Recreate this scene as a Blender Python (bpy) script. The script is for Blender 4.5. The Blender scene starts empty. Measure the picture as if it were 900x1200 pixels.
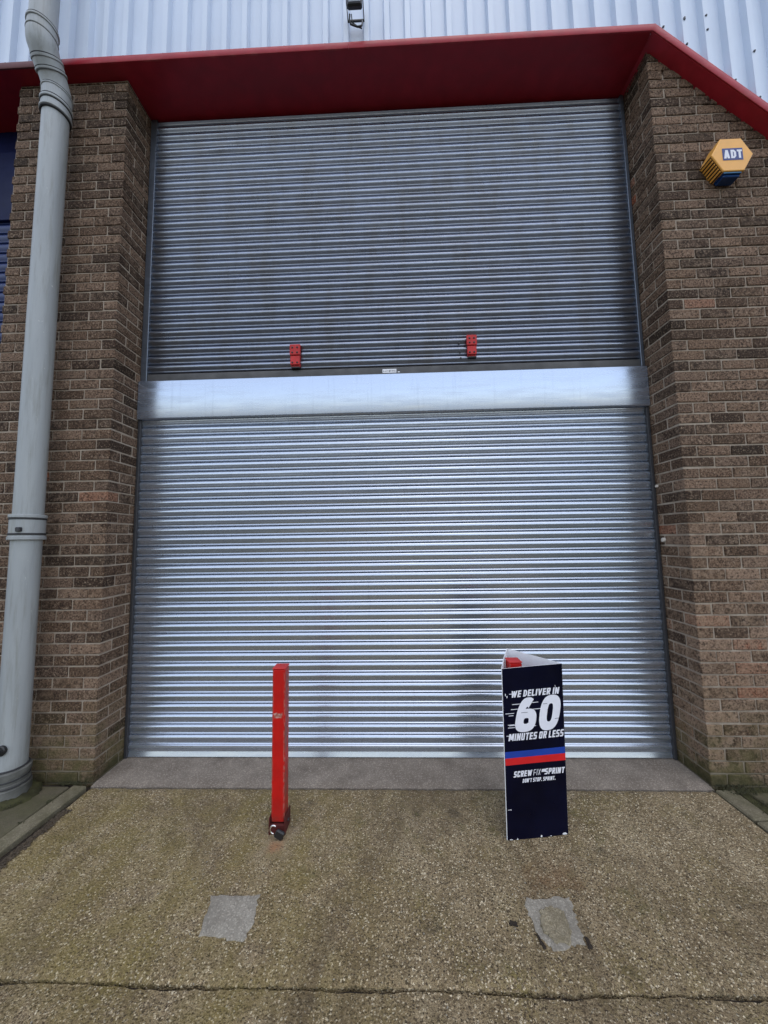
import bpy, bmesh, math, random
from mathutils import Vector, Matrix
random.seed(7)
sc = bpy.context.scene
COL = sc.collection
R = 0.289; XL = -2.08; XR = 2.01          # reveal depth, door opening
SOF = 5.357                                # soffit height

# ------------------------------------------------------------------ helpers
def link(o, parent=None):
    COL.objects.link(o)
    if parent is not None: o.parent = parent
    return o
def tag(o, label=None, cat=None, group=None, kind=None):
    if label: o['label'] = label
    if cat: o['category'] = cat
    if group: o['group'] = group
    if kind: o['kind'] = kind
    return o
def thing(name, label, cat, loc=(0, 0, 0), group=None):
    o = bpy.data.objects.new(name, None); o.location = loc; o.empty_display_size = .1
    link(o); return tag(o, label, cat, group)
def mesh_obj(name, verts, faces, mats, parent=None, smooth=False, midx=None):
    me = bpy.data.meshes.new(name)
    if parent is not None:
        ofs = Vector((0, 0, 0)); p = parent
        while p is not None: ofs += p.location; p = p.parent
        verts = [Vector(v) - ofs for v in verts]
    me.from_pydata([tuple(v) for v in verts], [], faces)
    for m in (mats if isinstance(mats, (list, tuple)) else [mats]): me.materials.append(m)
    if midx: me.polygons.foreach_set('material_index', midx)
    if smooth: me.polygons.foreach_set('use_smooth', [True] * len(me.polygons))
    me.update()
    return link(bpy.data.objects.new(name, me), parent)
class MB:
    def __init__(s): s.v = []; s.f = []; s.m = []; s.a = []; s.cur = 0; s.ca = (0, 0, 0, 1)
    def vert(s, p): s.v.append(Vector(p)); s.a.append(s.ca); return len(s.v) - 1
    def face(s, *ix): s.f.append(tuple(ix)); s.m.append(s.cur)
    def quad(s, *ps): s.face(*[s.vert(p) for p in ps])
    def box(s, x0, x1, y0, y1, z0, z1, M=None, b=0.0):
        if b <= 0:
            P = [(x, y, z) for z in (z0, z1) for y in (y0, y1) for x in (x0, x1)]
            i = [s.vert((M @ Vector(p)) if M else p) for p in P]
            for q in ((0, 2, 3, 1), (4, 5, 7, 6), (0, 1, 5, 4), (2, 6, 7, 3), (0, 4, 6, 2), (1, 3, 7, 5)): s.face(*[i[k] for k in q])
            return i
        X = (x0, x1); Y = (y0, y1); Z = (z0, z1); d = {}
        out = []
        for a in (0, 1):
            for c in (0, 1):
                for e in (0, 1):
                    sx, sy, sz = (b if a == 0 else -b), (b if c == 0 else -b), (b if e == 0 else -b)
                    for k, p in enumerate(((X[a], Y[c] + sy, Z[e] + sz), (X[a] + sx, Y[c], Z[e] + sz), (X[a] + sx, Y[c] + sy, Z[e]))):
                        d[a, c, e, k] = s.vert((M @ Vector(p)) if M else p); out.append(d[a, c, e, k])
        F = s.face
        for a in (0, 1):
            q = [d[a, 0, 0, 0], d[a, 1, 0, 0], d[a, 1, 1, 0], d[a, 0, 1, 0]]; F(*(q[::-1] if a == 0 else q))
            q = [d[0, a, 0, 1], d[1, a, 0, 1], d[1, a, 1, 1], d[0, a, 1, 1]]; F(*(q if a == 0 else q[::-1]))
            q = [d[0, 0, a, 2], d[1, 0, a, 2], d[1, 1, a, 2], d[0, 1, a, 2]]; F(*(q[::-1] if a == 0 else q))
        for a in (0, 1):
            for c in (0, 1):
                F(d[a, c, 0, 0], d[a, c, 1, 0], d[a, c, 1, 1], d[a, c, 0, 1])
                F(d[a, 0, c, 0], d[a, 1, c, 0], d[a, 1, c, 2], d[a, 0, c, 2])
                F(d[0, a, c, 1], d[1, a, c, 1], d[1, a, c, 2], d[0, a, c, 2])
        for a in (0, 1):
            for c in (0, 1):
                for e in (0, 1): F(d[a, c, e, 0], d[a, c, e, 1], d[a, c, e, 2])
        return out
    def tube(s, pts, rad, n=20, cap=True, up=None):
        pts = [Vector(p) for p in pts]; rings = []
        if not isinstance(rad, (list, tuple)): rad = [rad] * len(pts)
        prev = None
        for i, p in enumerate(pts):
            t = (pts[min(i + 1, len(pts) - 1)] - pts[max(i - 1, 0)]).normalized()
            if prev is None:
                a = Vector((1, 0, 0)) if abs(t.x) < .8 else Vector((0, 1, 0))
                u = t.cross(a).normalized()
            else:
                u = (prev - t * prev.dot(t)).normalized()
            prev = u; w = t.cross(u)
            rings.append([s.vert(p + (u * math.cos(2 * math.pi * k / n) + w * math.sin(2 * math.pi * k / n)) * rad[i]) for k in range(n)])
        for A, B in zip(rings, rings[1:]):
            for k in range(n): s.face(A[k], A[(k + 1) % n], B[(k + 1) % n], B[k])
        if cap: s.face(*rings[0][::-1]); s.face(*rings[-1])
    def lathe(s, prof, loc, axis='Z', n=32, M=None):
        rings = []
        for r, h in prof:
            ring = []
            for k in range(n):
                a = 2 * math.pi * k / n; c, d = r * math.cos(a), r * math.sin(a)
                p = Vector((c, d, h)) if axis == 'Z' else Vector((c, -h, d))
                if M: p = M @ p
                ring.append(s.vert(Vector(loc) + p))
            rings.append(ring)
        for A, B in zip(rings, rings[1:]):
            for k in range(n): s.face(A[k], A[(k + 1) % n], B[(k + 1) % n], B[k])
        s.face(*rings[0][::-1]); s.face(*rings[-1])
    def build(s, name, mats, parent=None, smooth=False, attr=False, fixn=True, auto=None):
        o = mesh_obj(name, s.v, s.f, mats, parent, smooth, s.m)
        if attr:
            a = o.data.color_attributes.new('rnd', 'FLOAT_COLOR', 'POINT')
            a.data.foreach_set('color', [c for q in s.a for c in q])
        if fixn:
            bm = bmesh.new(); bm.from_mesh(o.data); bmesh.ops.recalc_face_normals(bm, faces=bm.faces); bm.to_mesh(o.data); bm.free()
        if auto is not None:
            o.data.polygons.foreach_set('use_smooth', [True] * len(o.data.polygons))
            bm = bmesh.new(); bm.from_mesh(o.data)
            for e in bm.edges:
                if len(e.link_faces) == 2 and e.calc_face_angle(0) > math.radians(auto): e.smooth = False
            bm.to_mesh(o.data); bm.free()
        return o

# ------------------------------------------------------------------ materials
class N:
    def __init__(s, name):
        s.m = bpy.data.materials.new(name); s.m.use_nodes = True; s.t = s.m.node_tree; s.t.nodes.clear()
        s.out = s.n('ShaderNodeOutputMaterial'); s.p = s.n('ShaderNodeBsdfPrincipled'); s.l(s.p.outputs[0], s.out.inputs[0])
    def n(s, t, **k):
        o = s.t.nodes.new(t)
        for a, b in k.items(): setattr(o, a, b)
        return o
    def l(s, a, b): s.t.links.new(a, b)
    def put(s, sock, v):
        if hasattr(v, 'is_output') or isinstance(v, bpy.types.NodeSocket): s.l(v, sock)
        else:
            if sock.type == 'RGBA' and len(v) == 3: v = (*v, 1)
            sock.default_value = v
    def set(s, **k):
        mp = {'color': 'Base Color', 'rough': 'Roughness', 'metal': 'Metallic', 'spec': 'Specular IOR Level', 'normal': 'Normal', 'aniso': 'Anisotropic', 'coat': 'Coat Weight', 'alpha': 'Alpha'}
        for a, b in k.items(): s.put(s.p.inputs[mp[a]], b)
        return s
    def obj(s): 
        return s.n('ShaderNodeTexCoord').outputs['Object']
    def map(s, v, scale=(1, 1, 1), loc=(0, 0, 0)):
        o = s.n('ShaderNodeMapping'); o.inputs['Scale'].default_value = scale; o.inputs['Location'].default_value = loc; s.l(v, o.inputs[0]); return o.outputs[0]
    def noise(s, v, scale, detail=4, rough=.55, dist=0):
        o = s.n('ShaderNodeTexNoise'); o.inputs['Scale'].default_value = scale; o.inputs['Detail'].default_value = detail
        o.inputs['Roughness'].default_value = rough; o.inputs['Distortion'].default_value = dist
        if v is not None: s.l(v, o.inputs['Vector'])
        return o.outputs[0]
    def vor(s, v, scale, feat='F1', out='Distance', rand=1):
        o = s.n('ShaderNodeTexVoronoi', feature=feat); o.inputs['Scale'].default_value = scale; o.inputs['Randomness'].default_value = rand
        s.l(v, o.inputs['Vector']); return o.outputs[out]
    def ramp(s, f, stops, interp='LINEAR'):
        o = s.n('ShaderNodeValToRGB'); r = o.color_ramp; r.interpolation = interp
        while len(r.elements) < len(stops): r.elements.new(.5)
        for e, (p, c) in zip(r.elements, stops):
            e.position = p; e.color = (c, c, c, 1) if isinstance(c, (int, float)) else (*c, 1)
        s.l(f, o.inputs[0]); return o.outputs[0]
    def mix(s, f, a, b, mode='MIX'):
        o = s.n('ShaderNodeMix', data_type='RGBA', blend_type=mode)
        s.put(o.inputs[0], f); s.put(o.inputs[6], a); s.put(o.inputs[7], b); return o.outputs[2]
    def math(s, op, a, b=0.0, clamp=False):
        o = s.n('ShaderNodeMath', operation=op); o.use_clamp = clamp
        s.put(o.inputs[0], a); s.put(o.inputs[1], b); return o.outputs[0]
    def sep(s, v):
        o = s.n('ShaderNodeSeparateXYZ'); s.l(v, o.inputs[0]); return o.outputs
    def bump(s, h, strength=.5, dist=.002, normal=None):
        o = s.n('ShaderNodeBump'); o.inputs['Strength'].default_value = strength; o.inputs['Distance'].default_value = dist
        s.l(h, o.inputs['Height'])
        if normal is not None: s.l(normal, o.inputs['Normal'])
        return o.outputs[0]
    def box(s, v, c, h, soft=.004, nz=None):       # soft box mask at c with half sizes h (None = ignore axis)
        x = s.sep(v); r = None
        for i in range(3):
            if h[i] is None: continue
            d = s.math('ABSOLUTE', s.math('SUBTRACT', x[i], c[i]))
            d = s.math('DIVIDE', s.math('SUBTRACT', h[i], d), soft)
            r = d if r is None else s.math('MINIMUM', r, d)
        if nz is not None: r = s.math('ADD', r, nz)
        return s.math('MAXIMUM', s.math('MINIMUM', r, 1), 0)

def mat_plain(name, color, rough=.5, metal=0.0, var=.12, scale=30, bump=0.0, spec=.5):
    n = N(name); v = n.obj(); f = n.noise(v, scale, 4)
    lo = tuple(c * (1 - var) for c in color); hi = tuple(min(1, c * (1 + var)) for c in color)
    n.set(color=n.ramp(f, [(.3, lo), (.7, hi)]), metal=metal, spec=spec)
    n.set(rough=n.ramp(n.noise(v, scale * .4, 3), [(.3, max(0, rough - .08)), (.7, min(1, rough + .08))]))
    if bump: n.set(normal=n.bump(n.noise(v, scale * 6, 3), bump, .001))
    return n.m

def mat_brick():
    n = N('brick'); v = n.obj()
    at = n.n('ShaderNodeAttribute', attribute_name='rnd'); s3 = n.n('ShaderNodeSeparateColor'); n.l(at.outputs['Color'], s3.inputs[0])
    r1, r2, wear = s3.outputs
    base = n.ramp(r1, [(0, (0.036, 0.021, 0.013)), (.2, (0.065, 0.037, 0.024)), (.42, (0.102, 0.060, 0.037)), (.65, (0.143, 0.086, 0.055)), (.82, (0.190, 0.118, 0.077)), (.93, (0.238, 0.147, 0.098)), (1, (0.264, 0.078, 0.037))])
    # each brick shifts the noise so that no two faces repeat
    off = n.n('ShaderNodeVectorMath', operation='MULTIPLY_ADD'); n.l(at.outputs['Color'], off.inputs[0]); off.inputs[1].default_value = (9, 7, 5); n.l(v, off.inputs[2])
    w = off.outputs[0]
    blot = n.noise(n.map(w, (1, 1, .6)), 19, 6, .66, .6)
    bl = n.ramp(n.math('ADD', blot, n.math('MULTIPLY', n.math('SUBTRACT', r2, .5), .34)), [(.47, 0), (.545, 1)])
    c = n.mix(n.math('MULTIPLY', bl, n.math('ADD', n.math('MULTIPLY', wear, .55), .34)), base, n.ramp(r2, [(0, (.188, .130, .092)), (.5, (.245, .170, .122)), (1, (.285, .185, .130))]))
    pit = n.noise(w, 85, 5, .75)
    c = n.mix(n.ramp(pit, [(.42, .9), (.5, 0)]), c, (.018, .012, .008))
    c = n.mix(n.ramp(pit, [(.55, 0), (.64, .7)]), c, (.36, .28, .20))
    c = n.mix(n.math('MULTIPLY', n.ramp(n.noise(w, 34, 4, .6), [(.42, 0), (.62, 1)]), n.math('MULTIPLY', wear, .75)), c, (.33, .225, .150))
    z = n.sep(v)[2]
    # algae along the foot of the wall, in patches
    alg = n.math('MULTIPLY', n.ramp(z, [(0.0, 1), (.16, .85), (.42, .25), (.7, 0)]), n.ramp(n.noise(v, 6, 5), [(.38, .1), (.60, 1)]))
    c = n.mix(n.math('MULTIPLY', alg, .75), c, (.085, .078, .026))
    foot = n.math('MULTIPLY', n.ramp(z, [(0.0, 1), (.03, .9), (.10, 0)]), n.ramp(n.noise(v, 9, 5, .7), [(.35, .4), (.55, 1)]))
    c = n.mix(n.math('MULTIPLY', foot, .8), c, (.036, .036, .013))
    # a few mortar splashes
    c = n.mix(n.ramp(n.noise(v, 13, 6, .7), [(.70, 0), (.76, .6)]), c, (.46, .41, .36))
    n.set(color=c, rough=.9, spec=.25)
    h = n.math('ADD', n.noise(w, 170, 3, .6), n.math('MULTIPLY', n.noise(w, 45, 4), 1.4))
    n.set(normal=n.bump(h, .9, .0035)); return n.m
def mat_mortar():
    n = N('mortar'); v = n.obj(); c = n.ramp(n.noise(v, 9, 6, .65), [(.28, (.21, .162, .120)), (.5, (.335, .268, .206)), (.72, (.46, .39, .31))])
    c = n.mix(n.ramp(n.noise(v, 220, 3), [(.45, 0), (.7, .5)]), c, (.45, .41, .36))
    z = n.sep(v)[2]
    c = n.mix(n.math('MULTIPLY', n.ramp(z, [(0.0, 1), (.2, .3), (.45, 0)]), .7), c, (.07, .065, .025))
    n.set(color=c, rough=.95, spec=.2, normal=n.bump(n.noise(v, 260, 4, .6), .8, .003)); return n.m

def mat_aggregate():
    n = N('exposed_aggregate_concrete'); v = n.obj()
    big = n.noise(v, 1.7, 5, .6); mid = n.noise(v, 8, 5, .65)
    c = n.ramp(big, [(.3, (.185, .140, .076)), (.5, (.262, .206, .128)), (.7, (.305, .248, .172))])
    c = n.mix(n.ramp(mid, [(.35, .6), (.58, 0)]), c, (.110, .082, .040))
    c = n.mix(n.ramp(n.noise(v, 2.6, 6, .7), [(.50, 0), (.68, .6)]), c, (.190, .160, .050))
    # worn paler areas, dragged along the drive
    pale = n.ramp(n.noise(n.map(v, (1.6, .55, 1)), 3.2, 6, .68, .6), [(.50, 0), (.66, 1)])
    c = n.mix(n.math('MULTIPLY', pale, .55), c, (.40, .335, .23))
    # stones
    cell = n.vor(v, 92, 'F1', 'Color'); dist = n.vor(v, 92, 'F1', 'Distance'); s3 = n.n('ShaderNodeSeparateColor'); n.l(cell, s3.inputs[0])
    stone = n.ramp(s3.outputs[0], [(0, (.08, .055, .028)), (.3, (.17, .125, .072)), (.6, (.28, .22, .14)), (.80, (.40, .34, .235)), (.92, (.56, .48, .35)), (1, (.72, .66, .54))])
    c = n.mix(n.ramp(dist, [(.28, .85), (.46, 0)]), c, stone)
    fine = n.vor(v, 175, 'F1', 'Color'); s4 = n.n('ShaderNodeSeparateColor'); n.l(fine, s4.inputs[0])
    c = n.mix(n.ramp(s4.outputs[1], [(.66, 0), (.70, .9)], 'LINEAR'), c, n.ramp(s4.outputs[0], [(0, (.030, .022, .013)), (.45, (.20, .15, .095)), (.75, (.42, .345, .235)), (1, (.74, .67, .53))]))
    c = n.mix(n.ramp(n.noise(v, 380, 2), [(.38, .85), (.5, 0)]), c, (.034, .025, .015))
    x_ = n.sep(v)
    # olive film towards the left kerb and along the door, damp darker run through the middle
    olive = n.math('MULTIPLY', n.ramp(n.math('ADD', x_[0], n.math('MULTIPLY', n.noise(v, 2.2, 5, .65), 1.2)), [(-1.2 + 1.2, 1), (0.75, 0)]), n.ramp(n.noise(v, 5, 6, .7), [(.38, 0), (.6, 1)]))
    c = n.mix(n.math('MULTIPLY', olive, .42), c, (.185, .150, .040))
    damp = n.ramp(n.noise(n.map(v, (1.3, .5, 1), (3.1, 1.2, 0)), 2.1, 6, .66, .8), [(.52, 0), (.64, 1)])
    c = n.mix(n.math('MULTIPLY', damp, .48), c, (.085, .062, .036))
    oil = n.ramp(n.noise(n.map(v, (1, 1, 1), (7.3, 2.1, 0)), 4.5, 3, .5), [(.66, 0), (.72, 1)])
    c = n.mix(n.math('MULTIPLY', oil, .5), c, (.060, .047, .032))
    moss_ = n.math('MULTIPLY', n.ramp(n.noise(v, 11, 6, .75), [(.55, 0), (.66, 1)]), n.ramp(n.noise(v, 1.3, 3), [(.45, 0), (.6, 1)]))
    c = n.mix(n.math('MULTIPLY', moss_, .55), c, (.075, .070, .020))
    # rust under the post foot and a brown stain by the triangular sign
    st = n.noise(v, 18, 5)
    c = n.mix(n.math('MULTIPLY', n.box(v, (-.67, -.43, 0), (.16, .16, None), .14, n.math('MULTIPLY', n.math('SUBTRACT', st, .56), 2)), .7), c, (.27, .225, .165))
    c = n.mix(n.math('MULTIPLY', n.box(v, (-.665, -.46, 0), (.05, .055, None), .05, n.math('MULTIPLY', n.math('SUBTRACT', st, .5), 2)), .65), c, (.27, .125, .06))
    c = n.mix(n.math('MULTIPLY', n.box(v, (.72, -.62, 0), (.2, .14, None), .16, n.math('MULTIPLY', n.math('SUBTRACT', st, .62), 2)), .5), c, (.15, .078, .036))
    c = n.mix(1.0, c, (1.24, 1.17, 1.03), 'MULTIPLY')
    n.set(color=c, rough=n.ramp(s3.outputs[1], [(0, .55), (1, .95)]), spec=.35)
    h = n.math('ADD', n.math('MULTIPLY', n.ramp(dist, [(0, 1), (.5, 0)]), .8), n.math('ADD', n.math('MULTIPLY', n.noise(v, 300, 3), .5), n.math('MULTIPLY', mid, .6)))
    n.set(normal=n.bump(h, 1.0, .008)); return n.m
def mat_concrete(name, a, b, spk=.25, scale=5, green=0.0, bump=.4):
    n = N(name); v = n.obj(); c = n.ramp(n.noise(v, scale, 6, .62), [(.3, a), (.7, b)])
    c = n.mix(n.ramp(n.noise(v, 160, 3, .6), [(.3, .5), (.5, 0)]), c, tuple(x * .55 for x in a))
    cell = n.vor(v, 190, 'F1', 'Color'); s3 = n.n('ShaderNodeSeparateColor'); n.l(cell, s3.inputs[0])
    c = n.mix(n.ramp(s3.outputs[0], [(.80, 0), (.86, spk)]), c, tuple(min(.7, x * 1.9) for x in b))
    c = n.mix(n.ramp(n.noise(v, 3.1, 5, .7), [(.52, 0), (.68, .5)]), c, tuple(x * .62 for x in a))
    if green: c = n.mix(n.math('MULTIPLY', n.ramp(n.noise(v, 7, 5, .65), [(.35, 0), (.6, 1)]), green), c, (.075, .075, .026))
    n.set(color=c, rough=.9, spec=.3, normal=n.bump(n.math('ADD', n.noise(v, 190, 4, .6), n.noise(v, 28, 4)), bump, .004)); return n.m

def mat_galv(name, base, rough, metal, spang=.06, dirt=.0):
    n = N(name); v = n.obj()
    streak = n.noise(n.map(v, (1.2, 1, 30)), 3, 4, .6)
    sp = n.noise(n.map(v, (1, 1, 1)), 34, 3, .6)
    lo = tuple(c * (1 - spang) for c in base); hi = tuple(c * (1 + spang) for c in base)
    c = n.ramp(n.math('ADD', n.math('MULTIPLY', streak, .5), n.math('MULTIPLY', sp, .5)), [(.32, lo), (.68, hi)])
    dr = n.noise(n.map(v, (9, 1, .45)), 3, 5, .7)
    c = n.mix(n.ramp(dr, [(.56, 0), (.74, .28)]), c, tuple(x * .62 for x in base))
    sc_ = n.noise(n.map(v, (.25, 1, 14)), 9, 5, .75)
    c = n.mix(n.ramp(sc_, [(.70, 0), (.75, .35)]), c, tuple(x * .55 for x in base))
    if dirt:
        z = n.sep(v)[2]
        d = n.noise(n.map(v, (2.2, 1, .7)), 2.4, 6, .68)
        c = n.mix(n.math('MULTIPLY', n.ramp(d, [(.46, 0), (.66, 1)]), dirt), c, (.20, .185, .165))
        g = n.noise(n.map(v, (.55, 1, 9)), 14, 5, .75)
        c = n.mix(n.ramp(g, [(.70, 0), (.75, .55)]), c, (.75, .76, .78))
    n.set(color=c, metal=metal, rough=n.ramp(n.noise(n.map(v, (.6, 1, 5)), 6, 4), [(.3, max(.05, rough - .05)), (.7, rough + .07)]))
    return n.m

def mat_red(name, col=(.50, .008, .008), wear=True, rough=.42):
    n = N(name); v = n.obj(); c = n.ramp(n.noise(v, 9, 5), [(.3, tuple(x * .82 for x in col)), (.7, tuple(min(1, x * 1.1) for x in col))])
    if wear:
        nz = n.noise(v, 55, 5, .7)
        c = n.mix(n.math('MULTIPLY', n.ramp(nz, [(.68, 0), (.72, 1)]), .6), c, tuple(x * .5 for x in col))
    n.set(color=c, rough=rough, spec=.28, normal=n.bump(n.noise(v, 90, 3), .12, .002)); return n, c, v

M = {}
M['brick'] = mat_brick(); M['mortar'] = mat_mortar(); M['agg'] = mat_aggregate()
M['threshold'] = mat_concrete('smooth_concrete', (.150, .122, .096), (.265, .225, .182), .4, 4.2)
M['patch'] = mat_concrete('mortar_patch', (.225, .20, .16), (.335, .305, .25), .3, 16)
M['patch_dark'] = mat_concrete('crumbled_mortar', (.20, .165, .10), (.31, .265, .185), .3, 30, bump=.9)
M['kerb'] = mat_concrete('kerb_concrete', (.135, .115, .074), (.225, .195, .135), .3, 9, .3, .8)
M['paving'] = mat_concrete('paving_concrete', (.072, .062, .040), (.145, .125, .082), .15, 4, .45, .8)
M['soil'] = mat_concrete('soil', (.024, .018, .013), (.05, .038, .027), .1, 12, .0, 1.0)
M['asphalt'] = mat_concrete('asphalt', (.06, .056, .05), (.10, .095, .085), .2, 4)
M['moss'] = mat_concrete('mossy_soil', (.028, .026, .013), (.060, .058, .024), .1, 14, .6, 1.0)
M['galv_new'] = mat_galv('galvanised_steel', (.50, .555, .645), .25, .84, .04)
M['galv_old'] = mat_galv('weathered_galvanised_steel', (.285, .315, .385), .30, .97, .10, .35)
M['galv_hood'] = mat_galv('galvanised_sheet', (.46, .525, .65), .25, .85, .02)
M['guide'] = mat_galv('guide_steel', (.16, .18, .215), .45, .9, .1)
M['rail_old'] = mat_plain('dull_painted_steel', (.085, .082, .082), .55, .3, .25, 9)
M['dark'] = mat_plain('dark_steel', (.03, .03, .034), .6)
M['black'] = mat_plain('black_plastic', (.012, .012, .013), .45)
M['interior'] = mat_plain('dark_interior', (.01, .01, .011), .9)
M['clad'] = mat_plain('pale_coated_steel', (.60, .675, .80), .40, 0, .03, 3, 0, .5)
M['screw'] = mat_plain('screw_steel', (.09, .095, .11), .45, .7)
M['pvc'] = None
M['blue'] = mat_plain('blue_painted_steel', (.010, .024, .105), .42, 0, .12, 8)
M['blue_dark'] = mat_plain('dark_blue_sheet', (.004, .008, .045), .5, 0, .12, 8, 0, .15)
M['gasket'] = mat_plain('rubber_gasket', (.03, .03, .033), .7)
M['cream'] = mat_plain('off_white_plastic', (.55, .50, .44), .5)
M['white'] = mat_plain('white_plastic', (.78, .78, .80), .5, 0, .05)
M['ink'] = mat_plain('white_ink', (.74, .74, .80), .5, 0, .04)
M['sticker_ink'] = mat_plain('dark_ink', (.05, .05, .055), .6)
M['chrome'] = mat_plain('shackle_steel', (.75, .75, .74), .25, 1.0)
M['amber'] = mat_plain('amber_plastic', (.82, .40, .075), .38, 0, .06, 12)
M['amber_dark'] = mat_plain('amber_louvre_plastic', (.045, .016, .004), .45, 0, .12, 12)
M['blue_lens'] = mat_plain('blue_lens', (.008, .045, .16), .2, 0, .08)
M['pale_blue'] = mat_plain('pale_blue_plastic', (.06, .22, .42), .35)
M['badge'] = mat_plain('badge_blue', (.014, .030, .17), .4, 0, .08)
M['glass'] = mat_plain('lamp_glass', (.30, .32, .37), .15, 0, .08, 12)
def mat_pvc():
    n = N('grey_pvc'); v = n.obj(); c = n.ramp(n.noise(n.map(v, (3, 3, .35)), 3, 5, .6), [(.3, (.285, .305, .315)), (.7, (.36, .38, .385))])
    c = n.mix(n.ramp(n.noise(n.map(v, (1, 1, .6)), 26, 5, .75), [(.66, 0), (.70, .8)]), c, (.62, .61, .58))
    c = n.mix(n.ramp(n.noise(n.map(v, (5, 5, .4)), 6, 5, .7), [(.50, 0), (.72, .55)]), c, (.19, .19, .16))
    z = n.sep(v)[2]
    c = n.mix(n.math('MULTIPLY', n.ramp(z, [(0, 1), (.12, .7), (.25, 0)]), n.ramp(n.noise(v, 12, 5), [(.4, 0), (.6, .8)])), c, (.085, .075, .045))
    n.set(color=c, rough=.42, spec=.45, normal=n.bump(n.noise(v, 4, 3), .15, .01)); return n.m
M['pvc'] = mat_pvc(); M['pvc_dirty'] = mat_plain('dirty_grey_pvc', (.115, .115, .105), .6, 0, .45, 14, .2)
n, c, v = mat_red('red_soffit_paint', (.36, .018, .030), False, .36)
c = n.mix(n.math('MULTIPLY', n.ramp(n.noise(n.map(v, (.8, 3, 3)), 2.2, 6, .65), [(.48, 0), (.7, 1)]), .5), c, (.24, .022, .030)); n.set(color=c); M['soffit'] = n.m
n, c, v = mat_red('red_trim_paint', (.36, .018, .030), False, .40)
c = n.mix(n.math('MULTIPLY', n.ramp(n.noise(n.map(v, (1, 1, 4)), 5, 5, .7), [(.52, 0), (.7, 1)]), .3), c, (.42, .14, .12)); n.set(color=c); M['trim'] = n.m
n, c, v = mat_red('dark_brown_trim', (.135, .040, .040), False, .5); M['trim_brown'] = n.m  # darker brown-red tone for the left length of the eaves trim
n, c, v = mat_red('red_bracket_paint', (.50, .030, .030), True, .5); M['red_bracket'] = n.m
n, c, v = mat_red('red_post_paint', (.50, .008, .006))
wn = n.math('MULTIPLY', n.math('SUBTRACT', n.noise(v, 70, 5, .7), .5), 5)
ax = n.sep(v); ed = n.math('MINIMUM', n.math('ABSOLUTE', ax[0]), n.math('ABSOLUTE', ax[1]))
ed = n.math('MULTIPLY', n.ramp(ed, [(.0290, 0), (.0335, 1)]), n.ramp(n.noise(n.map(v, (1, 1, .35)), 90, 5, .7), [(.47, 0), (.56, 1)]))
c = n.mix(n.math('MULTIPLY', ed, .8), c, (.36, .20, .16))
c = n.mix(n.math('MULTIPLY', n.box(v, (-.004, -.04, .625), (.026, .02, .016), .006, wn), .85), c, n.ramp(n.noise(v, 60, 4), [(.4, (.30, .11, .08)), (.6, (.55, .38, .33))]))
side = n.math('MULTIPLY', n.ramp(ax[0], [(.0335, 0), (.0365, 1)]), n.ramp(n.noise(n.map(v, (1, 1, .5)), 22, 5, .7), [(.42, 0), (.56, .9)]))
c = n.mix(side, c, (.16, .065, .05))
run = n.ramp(n.noise(n.map(v, (1, 1, .06)), 60, 4, .7), [(.55, 0), (.70, .55)])
c = n.mix(run, c, (.33, .012, .010))
grime = n.math('MULTIPLY', n.ramp(ax[2], [(.05, 1), (.11, .35), (.2, 0)]), n.ramp(n.noise(v, 26, 5, .7), [(.35, .2), (.6, 1)]))
c = n.mix(n.math('MULTIPLY', grime, .7), c, (.10, .035, .024))
chip = n.ramp(n.noise(v, 44, 6, .75), [(.70, 0), (.72, .8)])
c = n.mix(chip, c, (.16, .055, .036))
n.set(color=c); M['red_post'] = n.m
n, c, v = mat_red('rusty_red_paint', (.085, .016, .014), True, .7); M['red_rust'] = n.m
def mat_navy():
    n = N('navy_print'); v = n.obj(); c = n.ramp(n.noise(v, 5, 4), [(.3, (.0010, .0013, .007)), (.7, (.0018, .0026, .016))])
    c = n.mix(n.ramp(n.noise(v, 34, 6, .75), [(.735, 0), (.75, .9)]), c, (.55, .55, .58))
    n.set(color=c, rough=n.ramp(n.noise(v, 9, 4), [(.3, .25), (.7, .42)]), spec=.14, normal=n.bump(n.noise(n.map(v, (1, 1, .3)), 9, 3), .25, .01)); return n.m
M['navy'] = mat_navy()
M['stripe_blue'] = mat_plain('blue_stripe_ink', (.008, .045, .32), .35, 0, .1, 12)
M['stripe_red'] = mat_plain('red_stripe_ink', (.62, .012, .016), .35, 0, .1, 12)
M['leaf'] = mat_plain('dead_leaf', (.06, .042, .024), .8, 0, .4, 60)
M['moss_green'] = mat_plain('green_moss', (.034, .033, .012), .95, 0, .4, 80)

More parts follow.
